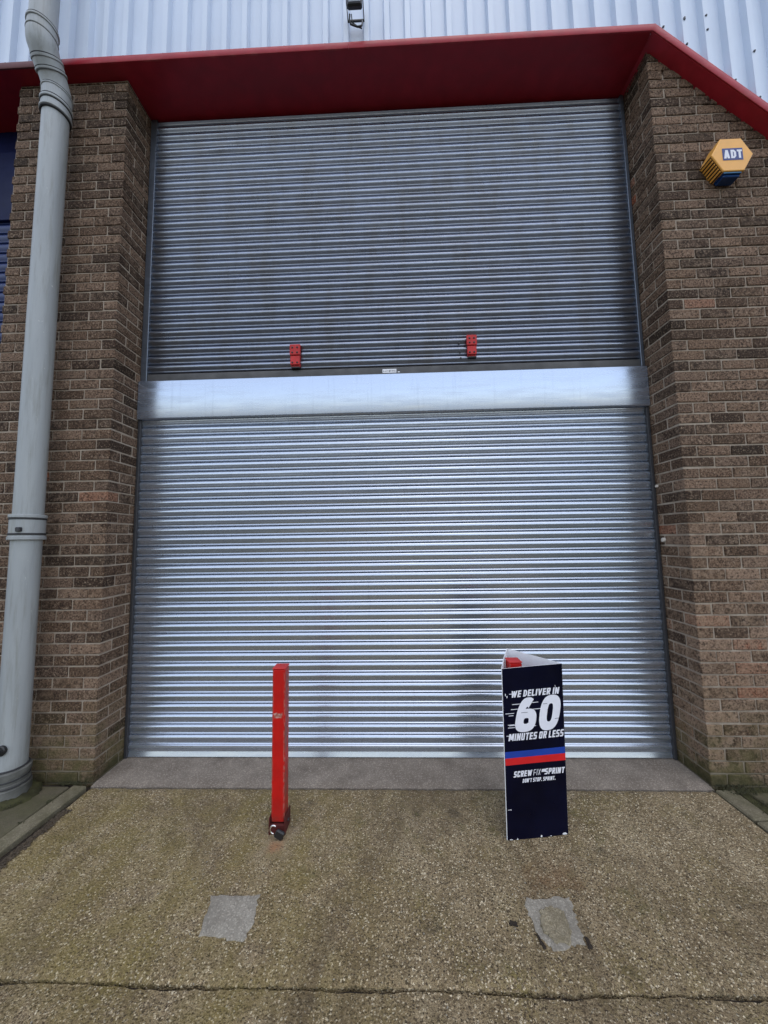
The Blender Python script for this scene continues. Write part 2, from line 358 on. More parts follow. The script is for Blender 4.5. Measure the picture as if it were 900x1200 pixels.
# ------------------------------------------------------------------ ground
def wavy(seed, amp):
    rr = random.Random(seed); ph = [(rr.uniform(0, 6.28), rr.uniform(3, 60), rr.random()) for _ in range(10)]
    def f(t): return amp * sum(math.sin(w * t + p) * a * (8 / (w + 4)) for p, w, a in ph) * .5
    return f
def slab(name, xs, ys, z0, edge_lo, edge_hi, mat, depth=.06, amp=.0015, seed=1):
    """slab with wavy near / far edges and a broken arris"""
    rr = random.Random(seed); mb = MB(); nx, ny = xs[2], ys[2]; g = []
    for j in range(ny + 1):
        row = []
        for i in range(nx + 1):
            x = xs[0] + (xs[1] - xs[0]) * i / nx; t = j / ny
            lo = ys[0] + edge_lo(x); hi = ys[1] + edge_hi(x); y = lo + (hi - lo) * t
            dz = rr.uniform(-amp, amp) - (.007 if (j in (0, ny)) else 0)
            if j == 0 or j == ny: y += rr.uniform(-.003, .003)
            row.append(mb.vert((x, y, z0 + dz)))
        g.append(row)
    for j in range(ny):
        for i in range(nx): mb.face(g[j][i], g[j][i + 1], g[j + 1][i + 1], g[j + 1][i])
    bound = [g[0][i] for i in range(nx + 1)] + [g[j][nx] for j in range(1, ny + 1)] + [g[ny][i] for i in range(nx - 1, -1, -1)] + [g[j][0] for j in range(ny - 1, 0, -1)]
    low = [mb.vert((mb.v[b].x, mb.v[b].y, z0 - depth)) for b in bound]
    k = len(bound)
    for i in range(k): mb.face(bound[i], low[i], low[(i + 1) % k], bound[(i + 1) % k])
    o = mb.build(name, mat, smooth=False, auto=35); return tag(o, kind='structure')
zero = lambda x: 0.0
jw = wavy(3, .0065); tw = wavy(5, .0045)
mb = MB(); S = 150
mb.quad((-S, -S, -.045), (S, -S, -.045), (S, S, -.045), (-S, S, -.045)); tag(mb.build('ground', M['asphalt'], fixn=False), kind='structure')
# dirt bed that shows in the joints
mb = MB(); mb.quad((-2.6, -3.2, -.026), (2.4, -3.2, -.026), (2.4, .05, -.026), (-2.6, .05, -.026)); tag(mb.build('joint_dirt', M['soil'], fixn=False), kind='structure')
slab('driveway', (-2.055, 1.985, 200), (-1.026, -.034, 40), -.002, jw, tw, M['agg'], seed=2)
slab('yard_concrete', (-2.055, 1.985, 200), (-3.2, -1.037, 30), -.004, zero, lambda x: jw(x) + .004 * math.sin(9 * x), M['agg'], seed=4)
slab('door_threshold', (XL + .004, XR - .004, 160), (-.023, .62, 16), 0.0, tw, zero, M['threshold'], amp=.0008, seed=6)
def kerb(x0, x1, ys, z, name, rot):
    for a, b in zip(ys, ys[1:]):
        mb = MB(); mb.box(-(x1 - x0) / 2, (x1 - x0) / 2, a + .004, b - .004, -.12, 0, b=.008)
        o = mb.build(name, M['kerb']); o.location = ((x0 + x1) / 2, 0, z); o.rotation_euler.z = rot; tag(o, kind='structure')
kerb(-2.185, -2.085, (-3.4, -2.5, -1.6, -.70, -.028), .012, 'kerb', -.055)
kerb(1.995, 2.115, (-3.1, -2.2, -1.3, -.27, -.028), .004, 'kerb', .03)
# paving beyond the left kerb; mossy soil beyond the right one
k = 0
for i, (xa, xb) in enumerate(((-2.62, -2.205), (-3.05, -2.63), (-3.5, -3.06))):
    for j in range(6):
        ya = -.03 - .60 * j - (.29 if i % 2 else .12) * (j > 0); yb = -.03 - .60 * (j + 1) - (.29 if i % 2 else .12)
        mb = MB(); mb.box(xa + .005, xb - .005, yb + .005, ya - .005, -.06, .008 + random.uniform(-.005, .005), b=.006)
        tag(mb.build('paving_slab', M['paving']), kind='structure')
mb = MB(); mb.quad((-8, -4, -.012), (-2.2, -4, -.012), (-2.2, 0, -.012), (-8, 0, -.012)); tag(mb.build('paving_bed', M['soil'], fixn=False), kind='structure')
rr = random.Random(11); mb = MB(); nx, ny = 60, 40; g = []
for j in range(ny + 1):
    g.append([mb.vert((2.125 + 4.5 * (i / nx) ** 1.4, -3.2 + 3.2 * j / ny, -.012 + rr.uniform(-.006, .008) + .012 * math.sin(i * .9 + j * .37) * rr.random())) for i in range(nx + 1)])
for j in range(ny):
    for i in range(nx): mb.face(g[j][i], g[j][i + 1], g[j + 1][i + 1], g[j + 1][i])
tag(mb.build('soil', M['moss'], fixn=False, smooth=True), kind='structure')
for (xa, xb, ya, yb) in ((2.19, 2.40, -.36, -.05), (2.19, 2.40, -.72, -.37), (2.41, 2.85, -.40, -.16), (2.41, 2.85, -.85, -.41)):
    mb = MB(); mb.box(xa, xb, ya, yb, -.06, -.001 + random.uniform(-.003, .004), b=.006); tag(mb.build('paving_slab', M['paving']), kind='structure')
# repaired patches in the driveway
def blob(name, pts, z, h, mat, seed, amp=.012, sub=7):
    rr = random.Random(seed); P = []
    for (a, b) in zip(pts, pts[1:] + pts[:1]):
        for k in range(sub):
            t = k / sub; P.append(Vector((a[0] + (b[0] - a[0]) * t + rr.uniform(-amp, amp) * .5, a[1] + (b[1] - a[1]) * t + rr.uniform(-amp, amp) * .5, 0)))
    c = sum(P, Vector()) / len(P); mb = MB()
    rings = []
    for f, zz in ((1.02, z - .006), (1.0, z + h * .5), (.96, z + h), (.66, z + h * 1.05), (.33, z + h * .9)):
        rings.append([mb.vert(c + (p - c) * f + Vector((0, 0, zz + rr.uniform(-.0008, .0008)))) for p in P])
    for A, B in zip(rings, rings[1:]):
        for k in range(len(A)): mb.face(A[k], A[(k + 1) % len(A)], B[(k + 1) % len(A)], B[k])
    mb.face(*rings[-1]); o = mb.build(name, mat, auto=40); return tag(o, kind='structure')
blob('concrete_patch', [(-.872, -.722), (-.655, -.712), (-.632, -.81), (-.645, -.895), (-.835, -.878)], -.001, .003, M['patch'], 21, .012, 9)
blob('concrete_patch', [(.548, -.715), (.752, -.703), (.742, -.79), (.728, -.885), (.60, -.905), (.55, -.86)], -.001, .002, M['patch'], 22, .014, 9)
blob('crumbled_concrete', [(.60, -.765), (.65, -.745), (.70, -.77), (.69, -.85), (.665, -.89), (.605, -.885), (.575, -.83)], .001, .007, M['patch_dark'], 23, .013, 7)
blob('driveway_hole', [(.735, -.865), (.75, -.86), (.748, -.90), (.732, -.905)], .000, .001, M['soil'], 24, .008, 4)
blob('driveway_hole', [(.548, -.855), (.556, -.85), (.566, -.90), (.556, -.905)], .000, .001, M['soil'], 25, .006, 4)
blob('driveway_hole', [(.452, -.805), (.478, -.803), (.480, -.822), (.455, -.826)], .000, .0012, M['soil'], 26, .01, 4)

# ------------------------------------------------------------------ building
bld = thing('warehouse', 'brown brick warehouse unit with pale ribbed metal cladding and a red eaves trim', 'building')
def tone(x, z, wearbias):
    r = random.random()
    low = max(0, min(1, (2.3 - z) / 2.3))
    r1 = r * (.66 if x < 0 else .88) + (.08 if x < 0 else .16) * low + random.uniform(-.05, .05)
    if random.random() < .016: r1 = random.uniform(.95, 1.0)
    w = max(0, min(1, low * wearbias + random.uniform(-.35, .25)))
    return (max(0, min(1, r1)), random.random(), w, 1)
CP = .0772; J = .011
def courses(mb, x0, x1, left_ret, right_ret, ztop, wear):
    """front face at Y=0 from x0 to x1; *_ret: depth of the reveal at that end (0 = none)"""
    nrow = int((5.36 + .08) / CP) + 1
    for r in range(nrow):
        z0 = -.08 + r * CP + J / 2; z1 = z0 + CP - J
        odd = r % 2
        segs = []; x = x0 if left_ret or not right_ret else x0
        # lay from the arris so that the corners bond
        L = .2145
        if right_ret and not left_ret: pass
        if right_ret:
            e = x1; first = True
            while e > x0 + .01:
                w = (.1025 if (odd and first) else L); s0 = max(x0, e - w)
                segs.append((s0, e, False, first)); e = s0 - J; first = False
            if left_ret: a = segs[-1]; segs[-1] = (a[0], a[1], True, a[3])
        else:
            s0 = x0; first = True
            while s0 < x1 - .01:
                w = (.1025 if (odd and first) else L); e = min(x1, s0 + w)
                segs.append((s0, e, first, False)); s0 = e + J; first = False
        for (a, b, fl, fr) in segs:
            zt = ztop((a + b) / 2, a)
            if z0 > zt - .012: continue
            zz1 = min(z1, zt - .004) if zt < 9 else z1
            mb.ca = tone(a, z0, wear)
            dep = .03; jj = lambda q=.0017: random.uniform(-q, q)
            if (fr and right_ret) or (fl and left_ret): dep = (.2145 if odd else .1025)
            dep = min(dep, .28)
            st = len(mb.v)
            mb.box(a + jj(), b + jj(), 0 + jj(.0018) , dep, z0 + jj(), zz1 + jj(), b=.0035)
            for q in range(st, len(mb.v)):
                mb.v[q].x += jj(.0016); mb.v[q].z += jj(.0018)
            for side, flag, ret in ((1, fr, right_ret), (0, fl, left_ret)):
                if flag and ret:
                    y = dep + J
                    xa, xb = (b - .03, b) if side else (a, a + .03)
                    while y < ret - .004:
                        y2 = min(ret, y + .2145); mb.ca = tone(a, z0, wear * .6)
                        mb.box(xa + jj(), xb + jj(), y + jj(), y2 + jj(), z0 + jj(), zz1 + jj(), b=.0035); y = y2 + J
mb = MB(); mb.cur = 0
PX0, PX1 = -2.985, XL
courses(mb, PX0, PX1, R, R, lambda x, a: 5.345, .35)
mb.cur = 1; mb.ca = (.5, .5, 0, 1)
mb.box(PX0 + .0055, PX1 - .0055, .0075, .62, -.2, 5.352)
mb.build('brick_pier', [M['brick'], M['mortar']], bld, attr=True)
RW1 = 6.6
def slope(x):                                 # bottom edge of the trim on the right (front plane)
    if x <= 1.99: return SOF
    return max(2.6, SOF - .955 * (x - 1.99))
mb = MB(); mb.cur = 0
courses(mb, XR, RW1, R, 0, lambda x, a: 99 if False else min(5.345 if x < 2.02 else 99, slope(a) + .15), .85)
mb.cur = 1; mb.ca = (.5, .5, 0, 1)
# mortar backing as vertical strips stepping down behind the sloping trim
xs = [XR + .0055] + [2.1 + .15 * i for i in range(30)] + [RW1]
for a, b in zip(xs, xs[1:]): mb.box(a, b - .0001, .0075, .62 if a < 2.05 else .3, -.2, min(5.352, slope(b) + .03))
mb.build('brick_wall', [M['brick'], M['mortar']], bld, attr=True)
# neighbouring bay's far pier (left, out of frame)
mb = MB(); courses(mb, -8.4, -7.5, 0, R, lambda x, a: 5.345, .3); mb.cur = 1; mb.ca = (.5, .5, 0, 1); mb.box(-8.4, -7.5055, .0055, .62, -.2, 5.352)
mb.build('brick_pier', [M['brick'], M['mortar']], bld, attr=True)

# cladding: box profile sheet, lower edge follows the trim
PIT = .159
prof = [(0, 0), (.100, 0), (.110, 1), (.149, 1)]
mb = MB(); pts = []
x = -8.4 + .02
i0 = 0
OFFX = (-.146 - .1275) % PIT
x = -8.4 + ((OFFX - (-8.4)) % PIT) - PIT
while x < 6.7:
    for dx, hh in prof: pts.append((x + dx, -.042 - .040 * hh))
    x += PIT
ext = []
for a, b in zip(pts, pts[1:]):
    ext.append(a)
    if a[0] < 1.99 < b[0]:
        t = (1.99 - a[0]) / (b[0] - a[0]); ext.append((1.99, a[1] + (b[1] - a[1]) * t))
ext.append(pts[-1])
cb = lambda x: slope(x) + .012 if x <= 1.99 else slope(x) + .03
levels = [0, .25, .5, .75, 1]
grid = []
for (px, py) in ext:
    b = cb(px); grid.append([mb.vert((px, py + .0012 * math.sin(px * 7.1 + q * 2.3), b + (9.2 - b) * q)) for q in levels])
for A, B in zip(grid, grid[1:]):
    for k in range(len(levels) - 1): mb.face(A[k], B[k], B[k + 1], A[k + 1])
clad = mb.build('metal_cladding', M['clad'], bld, fixn=False)
# building body behind the facade so nothing is open from the side
mb = MB(); mb.box(-8.38, 6.58, .63, 9, -.2, 9.15); mb.box(-8.38, 6.58, -.03, .63, 5.42, 9.15); mb.build('roof', M['interior'], bld)
# trim + soffit
LIPY = -.102
def strip(P, h, name, mat, y0=LIPY):
    mb = MB(); P = [Vector((x, 0, z)) for x, z in P]; ns = []
    for a, b in zip(P, P[1:]): d = (b - a).normalized(); ns.append(Vector((-d.z, 0, d.x)))
    mit = [ns[0]]
    for a, b in zip(ns, ns[1:]): m_ = (a + b).normalized(); mit.append(m_ / m_.dot(a))
    mit.append(ns[-1])
    # face sheet with a rounded fold at the top going back to the cladding
    sec = [(y0 + .012, .0), (y0 + .003, .001), (y0, .006), (y0, h - .008), (y0 + .003, h - .002), (y0 + .014, h), (-.045, h + .004)]
    rows = [[mb.vert(p + m_ * q + Vector((0, y, 0))) for y, q in sec] for p, m_ in zip(P, mit)]
    for A, B in zip(rows, rows[1:]):
        for k in range(len(sec) - 1): mb.face(A[k], B[k], B[k + 1], A[k + 1])
    return mb.build(name, mat, bld, auto=50)
XS = 1.99 + (SOF - 2.6) / .955
o = strip([(-8.4, SOF), (-2.532, SOF)], .056, 'eaves_trim', M['trim_brown']); o['label'] = 'darker brown length of eaves trim behind the downpipe'
strip([(-2.53, SOF), (-.28, SOF)], .057, 'eaves_trim', M['trim'])
strip([(-.279, SOF), (1.99, SOF), (XS, 2.6), (6.6, 2.6)], .058, 'eaves_trim', M['trim'])
mb = MB()
def plate(a, b, y0, y1, t=.004):
    A = Vector((a[0], 0, a[1])); B = Vector((b[0], 0, b[1])); d = (B - A).normalized(); nrm = Vector((-d.z, 0, d.x))
    P = []
    for q in (0, t):
        for y in (y0, y1):
            for E_ in (A, B): P.append(mb.vert(E_ + nrm * q + Vector((0, y, 0))))
    for q in ((0, 2, 3, 1), (4, 5, 7, 6), (0, 1, 5, 4), (2, 6, 7, 3), (0, 4, 6, 2), (1, 3, 7, 5)): mb.face(*[P[k] for k in q])
plate((-8.4, SOF + .001), (1.9865, SOF + .001), LIPY + .011, .62)
plate((1.9866, SOF + .0005), (XS, 2.601), LIPY + .011, .62)
plate((XS, 2.603), (6.6, 2.603), LIPY + .011, .3)
mb.build('soffit', M['soffit'], bld)
# screws along the foot of the cladding
smb = MB(); smb.lathe([(.0085, 0), (.0085, .002), (.0065, .003), (.0065, .006), (.004, .0072)], (0, 0, 0), 'Y', 10)
proto = smb.build('screw', M['screw'], clad, auto=40)
k = 0
crown = lambda x: -.083
spots = [(-.146 + .318 * i, crown(0), SOF + .068) for i in range(-9, 7)]
spots += [(2.06, -.083, 5.405), (2.21, -.083, 5.47), (2.305, -.083, 5.46), (2.46, -.083, 5.48), (2.38, -.083, 5.36), (2.70, -.083, 5.16), (2.70, -.083, 4.78), (2.54, -.083, 4.93), (2.22, -.083, 5.25), (2.86, -.083, 4.62), (3.02, -.083, 4.9), (3.34, -.083, 4.5)]
for (sx, sy, sz) in spots:
    kx = round((sx + .146) / PIT); sx = -.146 + kx * PIT
    o = proto if k == 0 else proto.copy()
    if k: COL.objects.link(o); o.parent = clad
    o.location = (sx, sy, sz); k += 1

# ------------------------------------------------------------------ roller shutters
def curtain(name, x0, x1, zb, zt, pitch, mat, parent, amp=.013, seed=1, y=R, nx=72, jit=.0002, pk=1.25, low=.0):
    rr = random.Random(seed); mb = MB()
    # one slat, from its foot upward: hook groove, small roll, flat, main curve
    P = [(0, .013), (.025, .005), (.05, -.001), (.08, -.0058), (.11, -.0074), (.145, -.0060), (.17, -.0020), (.20, -.0012)]
    for k in range(1, 19):
        t = k / 18
        d = amp * (math.sin(math.pi * t ** pk) ** .9 if t < 1 else 0) + low * math.sin(math.pi * min(1, t / .42)) ** 2
        P.append((.20 + .77 * t, -.0012 * (1 - t) - d))
    P.append((.978, .006))
    dents = [(rr.uniform(x0 + .2, x1 - .2), rr.uniform(zb, zt), rr.uniform(.06, .22), rr.uniform(.02, .06), rr.choice((-1, 1)) * rr.uniform(.0008, .0026)) for _ in range(16)]
    def dent(x, z): return sum(a * math.exp(-((x - dx) / sx) ** 2 - ((z - dz) / sz) ** 2) for dx, dz, sx, sz, a in dents if abs(z - dz) < .2)
    n = int(math.ceil((zt - zb) / pitch)); rows = []
    for s in range(n):
        tl = rr.uniform(-.05, .05); ph = rr.uniform(0, 6.28); dy0 = rr.uniform(-.0008, .0008); a2 = rr.uniform(.3, 1) * jit
        fr = rr.uniform(1.0, 3.0)
        for (f, d) in P:
            z = zb + (s + f) * pitch
            if z > zt: break
            rows.append([mb.vert((x0 + (x1 - x0) * i / nx, y + d + dy0 + tl * (f - .5) * .03 + a2 * math.sin(fr * i / nx * 6.28 + ph) + dent(x0 + (x1 - x0) * i / nx, z), z + a2 * .5 * math.sin(ph + i * .7))) for i in range(nx + 1)])
    for A, B in zip(rows, rows[1:]):
        for i in range(nx): mb.face(A[i], A[i + 1], B[i + 1], B[i])
    return mb.build(name, mat, parent, fixn=False, auto=48)
lower = thing('roller_shutter', 'lower bright galvanised roller shutter standing on the concrete threshold', 'roller shutter', (0, R, 0))
curtain('curtain', XL + .018, XR - .018, .088, 2.66, .0752, M['galv_new'], lower, amp=.0105, seed=5, pk=1.6, low=.0014, jit=.0002)
mb = MB(); x0, x1 = XL + .02, XR - .02
sec = [(R + .02, .004), (R - .012, .004), (R - .014, .008), (R - .013, .012), (R - .004, .038), (R - .003, .042), (R - .009, .046), (R - .010, .068), (R - .014, .072), (R - .012, .086), (R - .006, .092), (R + .02, .092)]
r0 = [mb.vert((x0, y, z)) for y, z in sec]; r1 = [mb.vert((x1, y, z)) for y, z in sec]
for k in range(len(sec) - 1): mb.face(r0[k], r1[k], r1[k + 1], r0[k + 1])
mb.build('bottom_rail', M['galv_new'], lower, auto=30)
for s in (0, 1):
    mb = MB(); xa = XL + .002 if s == 0 else XR - .024; mb.box(xa, xa + .022, R - .03, R + .05, .002, 2.62, b=.003); mb.build('guide_rail', M['dark'], lower)
mb = MB(); HY = R - .045
nx = 40; sec = [(R + .02, 2.940), (HY + .004, 2.947), (HY, 2.943), (HY, 2.635), (HY + .003, 2.628), (HY + .006, 2.624), (R - .01, 2.622)]
rows = []
for (y, z) in sec: rows.append([mb.vert((XL + .004 + (XR - XL - .008) * i / nx, y + 0, z)) for i in range(nx + 1)])
for A, B in zip(rows, rows[1:]):
    for i in range(nx): mb.face(A[i], A[i + 1], B[i + 1], B[i])
mb.build('hood', M['galv_hood'], lower, fixn=False, auto=40)

upper = thing('roller_shutter', 'upper dull grey weathered roller shutter under the red soffit, with two red plates', 'roller shutter', (0, R, 2.95))
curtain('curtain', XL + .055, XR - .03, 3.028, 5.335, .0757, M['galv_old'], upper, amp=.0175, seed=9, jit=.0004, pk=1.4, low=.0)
mb = MB(); x0, x1 = XL + .055, XR - .03
sec = [(R + .02, 2.951), (R - .012, 2.951), (R - .014, 2.955), (R - .014, 3.012), (R - .010, 3.018), (R + .004, 3.026)]
r0 = [mb.vert((x0, y, z)) for y, z in sec]; r1 = [mb.vert((x1, y, z)) for y, z in sec]
for k in range(len(sec) - 1): mb.face(r0[k], r1[k], r1[k + 1], r0[k + 1])
mb.build('bottom_rail', M['rail_old'], upper, auto=30)
for s in (0, 1):
    mb = MB(); xa, xb = (XL + .004, XL + .056) if s == 0 else (XR - .032, XR - .004)
    mb.box(xa, xb, R - .028, R + .05, 2.952, 5.345, b=.003); mb.build('guide_rail', M['guide'], upper)
mb = MB(); mb.box(XL + .003, XR - .003, R + .03, R + .06, 5.30, 5.352); mb.build('head_plate', M['dark'], upper)
# lock plates
def lock_plate(x0, x1, z0, z1):
    cx = (x0 + x1) / 2
    mb = MB(); yb = R - .012; zm = (z0 + z1) / 2
    mb.box(x0 + .004, x1 - .004, yb - .018, yb + .006, z0, z1, b=.004)
    mb.box(x0 - .004, x1 + .002, yb - .036, yb - .0185, zm - .002, z1 - .006, b=.004)
    mb.box(x0, x1 - .002, yb - .032, yb - .0185, z0 + .012, zm - .006, b=.004)
    pl = mb.build('lock_plate', M['red_bracket'], upper)
    mb = MB(); mb.box(x0 + .006, x1 - .004, yb - .028, yb + .004, z0 - .014, z0 - .001, b=.003); mb.build('latch', M['black'], pl)
    for dx in (.018, x1 - x0 - .022):
        for z in (z1 - .035, zm + .018, z0 + .03):
            b = MB(); b.lathe([(.0075, 0), (.0075, .003), (.004, .006)], (x0 + dx, yb - (.036 if z > zm else .032), z), 'Y', 10); b.build('bolt', M['dark'], pl)
lock_plate(-.822, -.742, 3.035, 3.225); lock_plate(.612, .688, 3.075, 3.255)
for (x, z) in ((.555, 3.20), (.56, 3.13), (.562, 3.075)):
    b = MB(); b.lathe([(.009, 0), (.009, .002), (.005, .004)], (x, R - .014, z), 'Y', 10); b.build('rivet', M['dark'], upper)
# small torn sticker on the bottom rail of the upper shutter
mb = MB(); mb.box(-.073, .040, R - .0155, R - .0142, 2.968, 3.000); mb.box(.050, .068, R - .0155, R - .0142, 2.970, 2.977)
st = mb.build('sticker', M['white'], upper)
mb = MB(); rr = random.Random(3)
for k in range(9):
    x = -.066 + k * .0115; mb.box(x, x + rr.uniform(.003, .007), R - .0168, R - .0157, 2.972 + rr.uniform(0, .008), 2.985 + rr.uniform(0, .006))
mb.build('print', M['sticker_ink'], st)

blue = thing('roller_shutter', 'dark blue roller shutter beyond the brick pier at the left edge', 'roller shutter', (-5.2, R, 0))
curtain('curtain', -7.48, -2.99, .09, 4.50, .0905, M['blue'], blue, seed=13, nx=10)
mb = MB(); mb.box(-7.48, -2.992, R - .03, R + .06, 4.45, 5.10, b=.004); mb.build('hood', M['blue_dark'], blue)
mb = MB(); mb.box(-7.48, -2.992, R + .01, R + .06, 5.102, 5.35); mb.build('head_plate', M['blue_dark'], blue)
mb = MB(); mb.box(-7.48, -2.992, R - .012, R + .02, .004, .09, b=.003); mb.build('bottom_rail', M['blue'], blue)

# ------------------------------------------------------------------ downpipe
PXc, PY, PR = -2.512, -.135, .0785
dp = thing('downpipe', 'tall grey plastic downpipe with black knobbed foot, in front of the left brick pier', 'downpipe', (PXc, PY, 0))
def ring(mb, z, r, h, x=PXc, y=PY): mb.lathe([(PR * .9, -h / 2), (r - .003, -h / 2), (r, -h / 2 + .003), (r, h / 2 - .003), (r - .003, h / 2), (PR * .9, h / 2)], (x, y, z), 'Z', 40)
mb = MB(); mb.lathe([(PR, .10), (PR, 1.66)], (PXc, PY, 0), 'Z', 48); mb.build('pipe', M['pvc'], dp, auto=40)
mb = MB(); mb.lathe([(PR, 1.70), (PR, 4.95)], (PXc, PY, 0), 'Z', 48); mb.build('pipe', M['pvc'], dp, auto=40)
mb = MB(); mb.lathe([(PR + .002, 1.655), (PR + .012, 1.657), (PR + .012, 1.80), (PR + .004, 1.806), (PR, 1.81)], (PXc, PY, 0), 'Z', 48)
ring(mb, 1.815, PR + .018, .022); ring(mb, 1.668, PR + .018, .024)
col = mb.build('collar', M['pvc'], dp, auto=40)
mb = MB(); ring(mb, 1.797, PR + .0165, .010); mb.build('gasket', M['gasket'], col, auto=40); mb = MB(); ring(mb, 1.695, PR + .0165, .014); mb.build('gasket', M['gasket'], col, auto=40)
mb = MB(); mb.box(PXc + .02, PXc + .05, PY - PR - .020, PY - PR + .005, 1.71, 1.74, b=.004); mb.build('clip', M['dark'], col)
# foot socket
mb = MB(); mb.lathe([(PR + .004, -.01), (PR + .024, -.008), (PR + .024, .085), (PR + .018, .09), (PR + .018, .112), (PR + .012, .116), (PR + .012, .155), (PR + .020, .158), (PR + .020, .186), (PR + .004, .196)], (PXc, PY, 0), 'Z', 48)
ft = mb.build('foot_socket', M['pvc_dirty'], dp, auto=40)
for q, rr_ in ((.199, .010), (.136, .016), (.101, .0215)):
    mb = MB(); ring(mb, q, PR + rr_, .009); mb.build('gasket', M['gasket'], ft, auto=40)
mb = MB(); mb.lathe([(.020, -.01), (.030, 0), (.032, .014), (.027, .020), (.012, .022), (.010, .034), (.004, .036)], (PXc + .018, PY - PR + .006, .335), 'Y', 24, None); mb.build('access_cap', M['black'], dp, auto=40)
# swan neck at the top: two elbows back to back step the pipe forward round the trim
fwd = .13; y2 = PY - fwd
def path(t): return Vector((PXc, PY - fwd * (3 * t * t - 2 * t ** 3), 5.03 + .28 * t))
def ring_on(t, rad, h, name, mat, parent):
    p = path(t); d = (path(t + .02) - path(t - .02)).normalized(); mb = MB()
    mb.tube([p - d * h / 2, p - d * (h / 2 - .003), p + d * (h / 2 - .003), p + d * h / 2], [rad - .003, rad, rad, rad - .003], 40); return mb.build(name, mat, parent, auto=40)
def ringz(z, rad, h, name, mat, parent, y): 
    mb = MB(); ring(mb, z, rad, h, y=y); return mb.build(name, mat, parent, auto=40)
mb = MB(); mb.tube([(PXc, PY, 4.86), (PXc, PY, 5.03)], PR + .009, 40); mb.tube([path(k / 16 * .55) for k in range(17)], [PR + .006] * 17, 40)
el = mb.build('elbow', M['pvc'], dp, auto=40)
for z, rad, h in ((4.865, .015, .018), (4.935, .016, .020), (5.035, .014, .014)): ringz(z, PR + rad, h, 'collar', M['pvc'], el, PY)
for z, rad, h in ((4.849, .0125, .010), (4.920, .0145, .009), (4.950, .0145, .009), (5.046, .0125, .007)): ringz(z, PR + rad, h, 'gasket', M['gasket'], el, PY)
mb = MB(); mb.tube([path(.40 + k / 10 * .28) for k in range(11)], [PR + .012] * 11, 40)
mb.tube([path(.66 + k / 10 * .34) for k in range(11)] + [(PXc, y2, 5.40)], [PR + .012 - .004 * abs(k - 5) / 5 for k in range(11)] + [PR + .006], 40)
e2 = mb.build('elbow', M['pvc'], dp, auto=40)
ring_on(.42, PR + .016, .014, 'collar', M['pvc'], e2); ring_on(.60, PR + .017, .018, 'collar', M['pvc'], e2)
ring_on(.455, PR + .0135, .008, 'gasket', M['gasket'], e2); ring_on(.635, PR + .0145, .008, 'gasket', M['gasket'], e2)
for z, rad, h in ((5.325, .011, .010), (5.395, .013, .018)): ringz(z, PR + rad, h, 'collar', M['pvc'], e2, y2)
for z, rad, h in ((5.317, .0095, .006), (5.409, .011, .008)): ringz(z, PR + rad, h, 'gasket', M['gasket'], e2, y2)
mb = MB(); mb.lathe([(PR, 5.38), (PR, 9.0)], (PXc, y2, 0), 'Z', 48); mb.build('pipe', M['pvc'], dp, auto=40)
# mortar haunch round the foot of the pipe
rr = random.Random(5); mb = MB(); rings = []
for f, z in ((2.0, -.01), (1.85, .018), (1.6, .034), (1.32, .036), (.9, .02)):
    rings.append([mb.vert((PXc + PR * f * math.cos(a) * 1.1 + rr.uniform(-.012, .012), PY + PR * f * math.sin(a) * .9 + rr.uniform(-.01, .01), z + rr.uniform(-.009, .007) + .004)) for a in [2 * math.pi * k / 36 for k in range(36)]])
for A, B in zip(rings, rings[1:]):
    for k in range(36): mb.face(A[k], A[(k + 1) % 36], B[(k + 1) % 36], B[k])
tag(mb.build('mortar_haunch', M['moss'], auto=60), kind='structure')

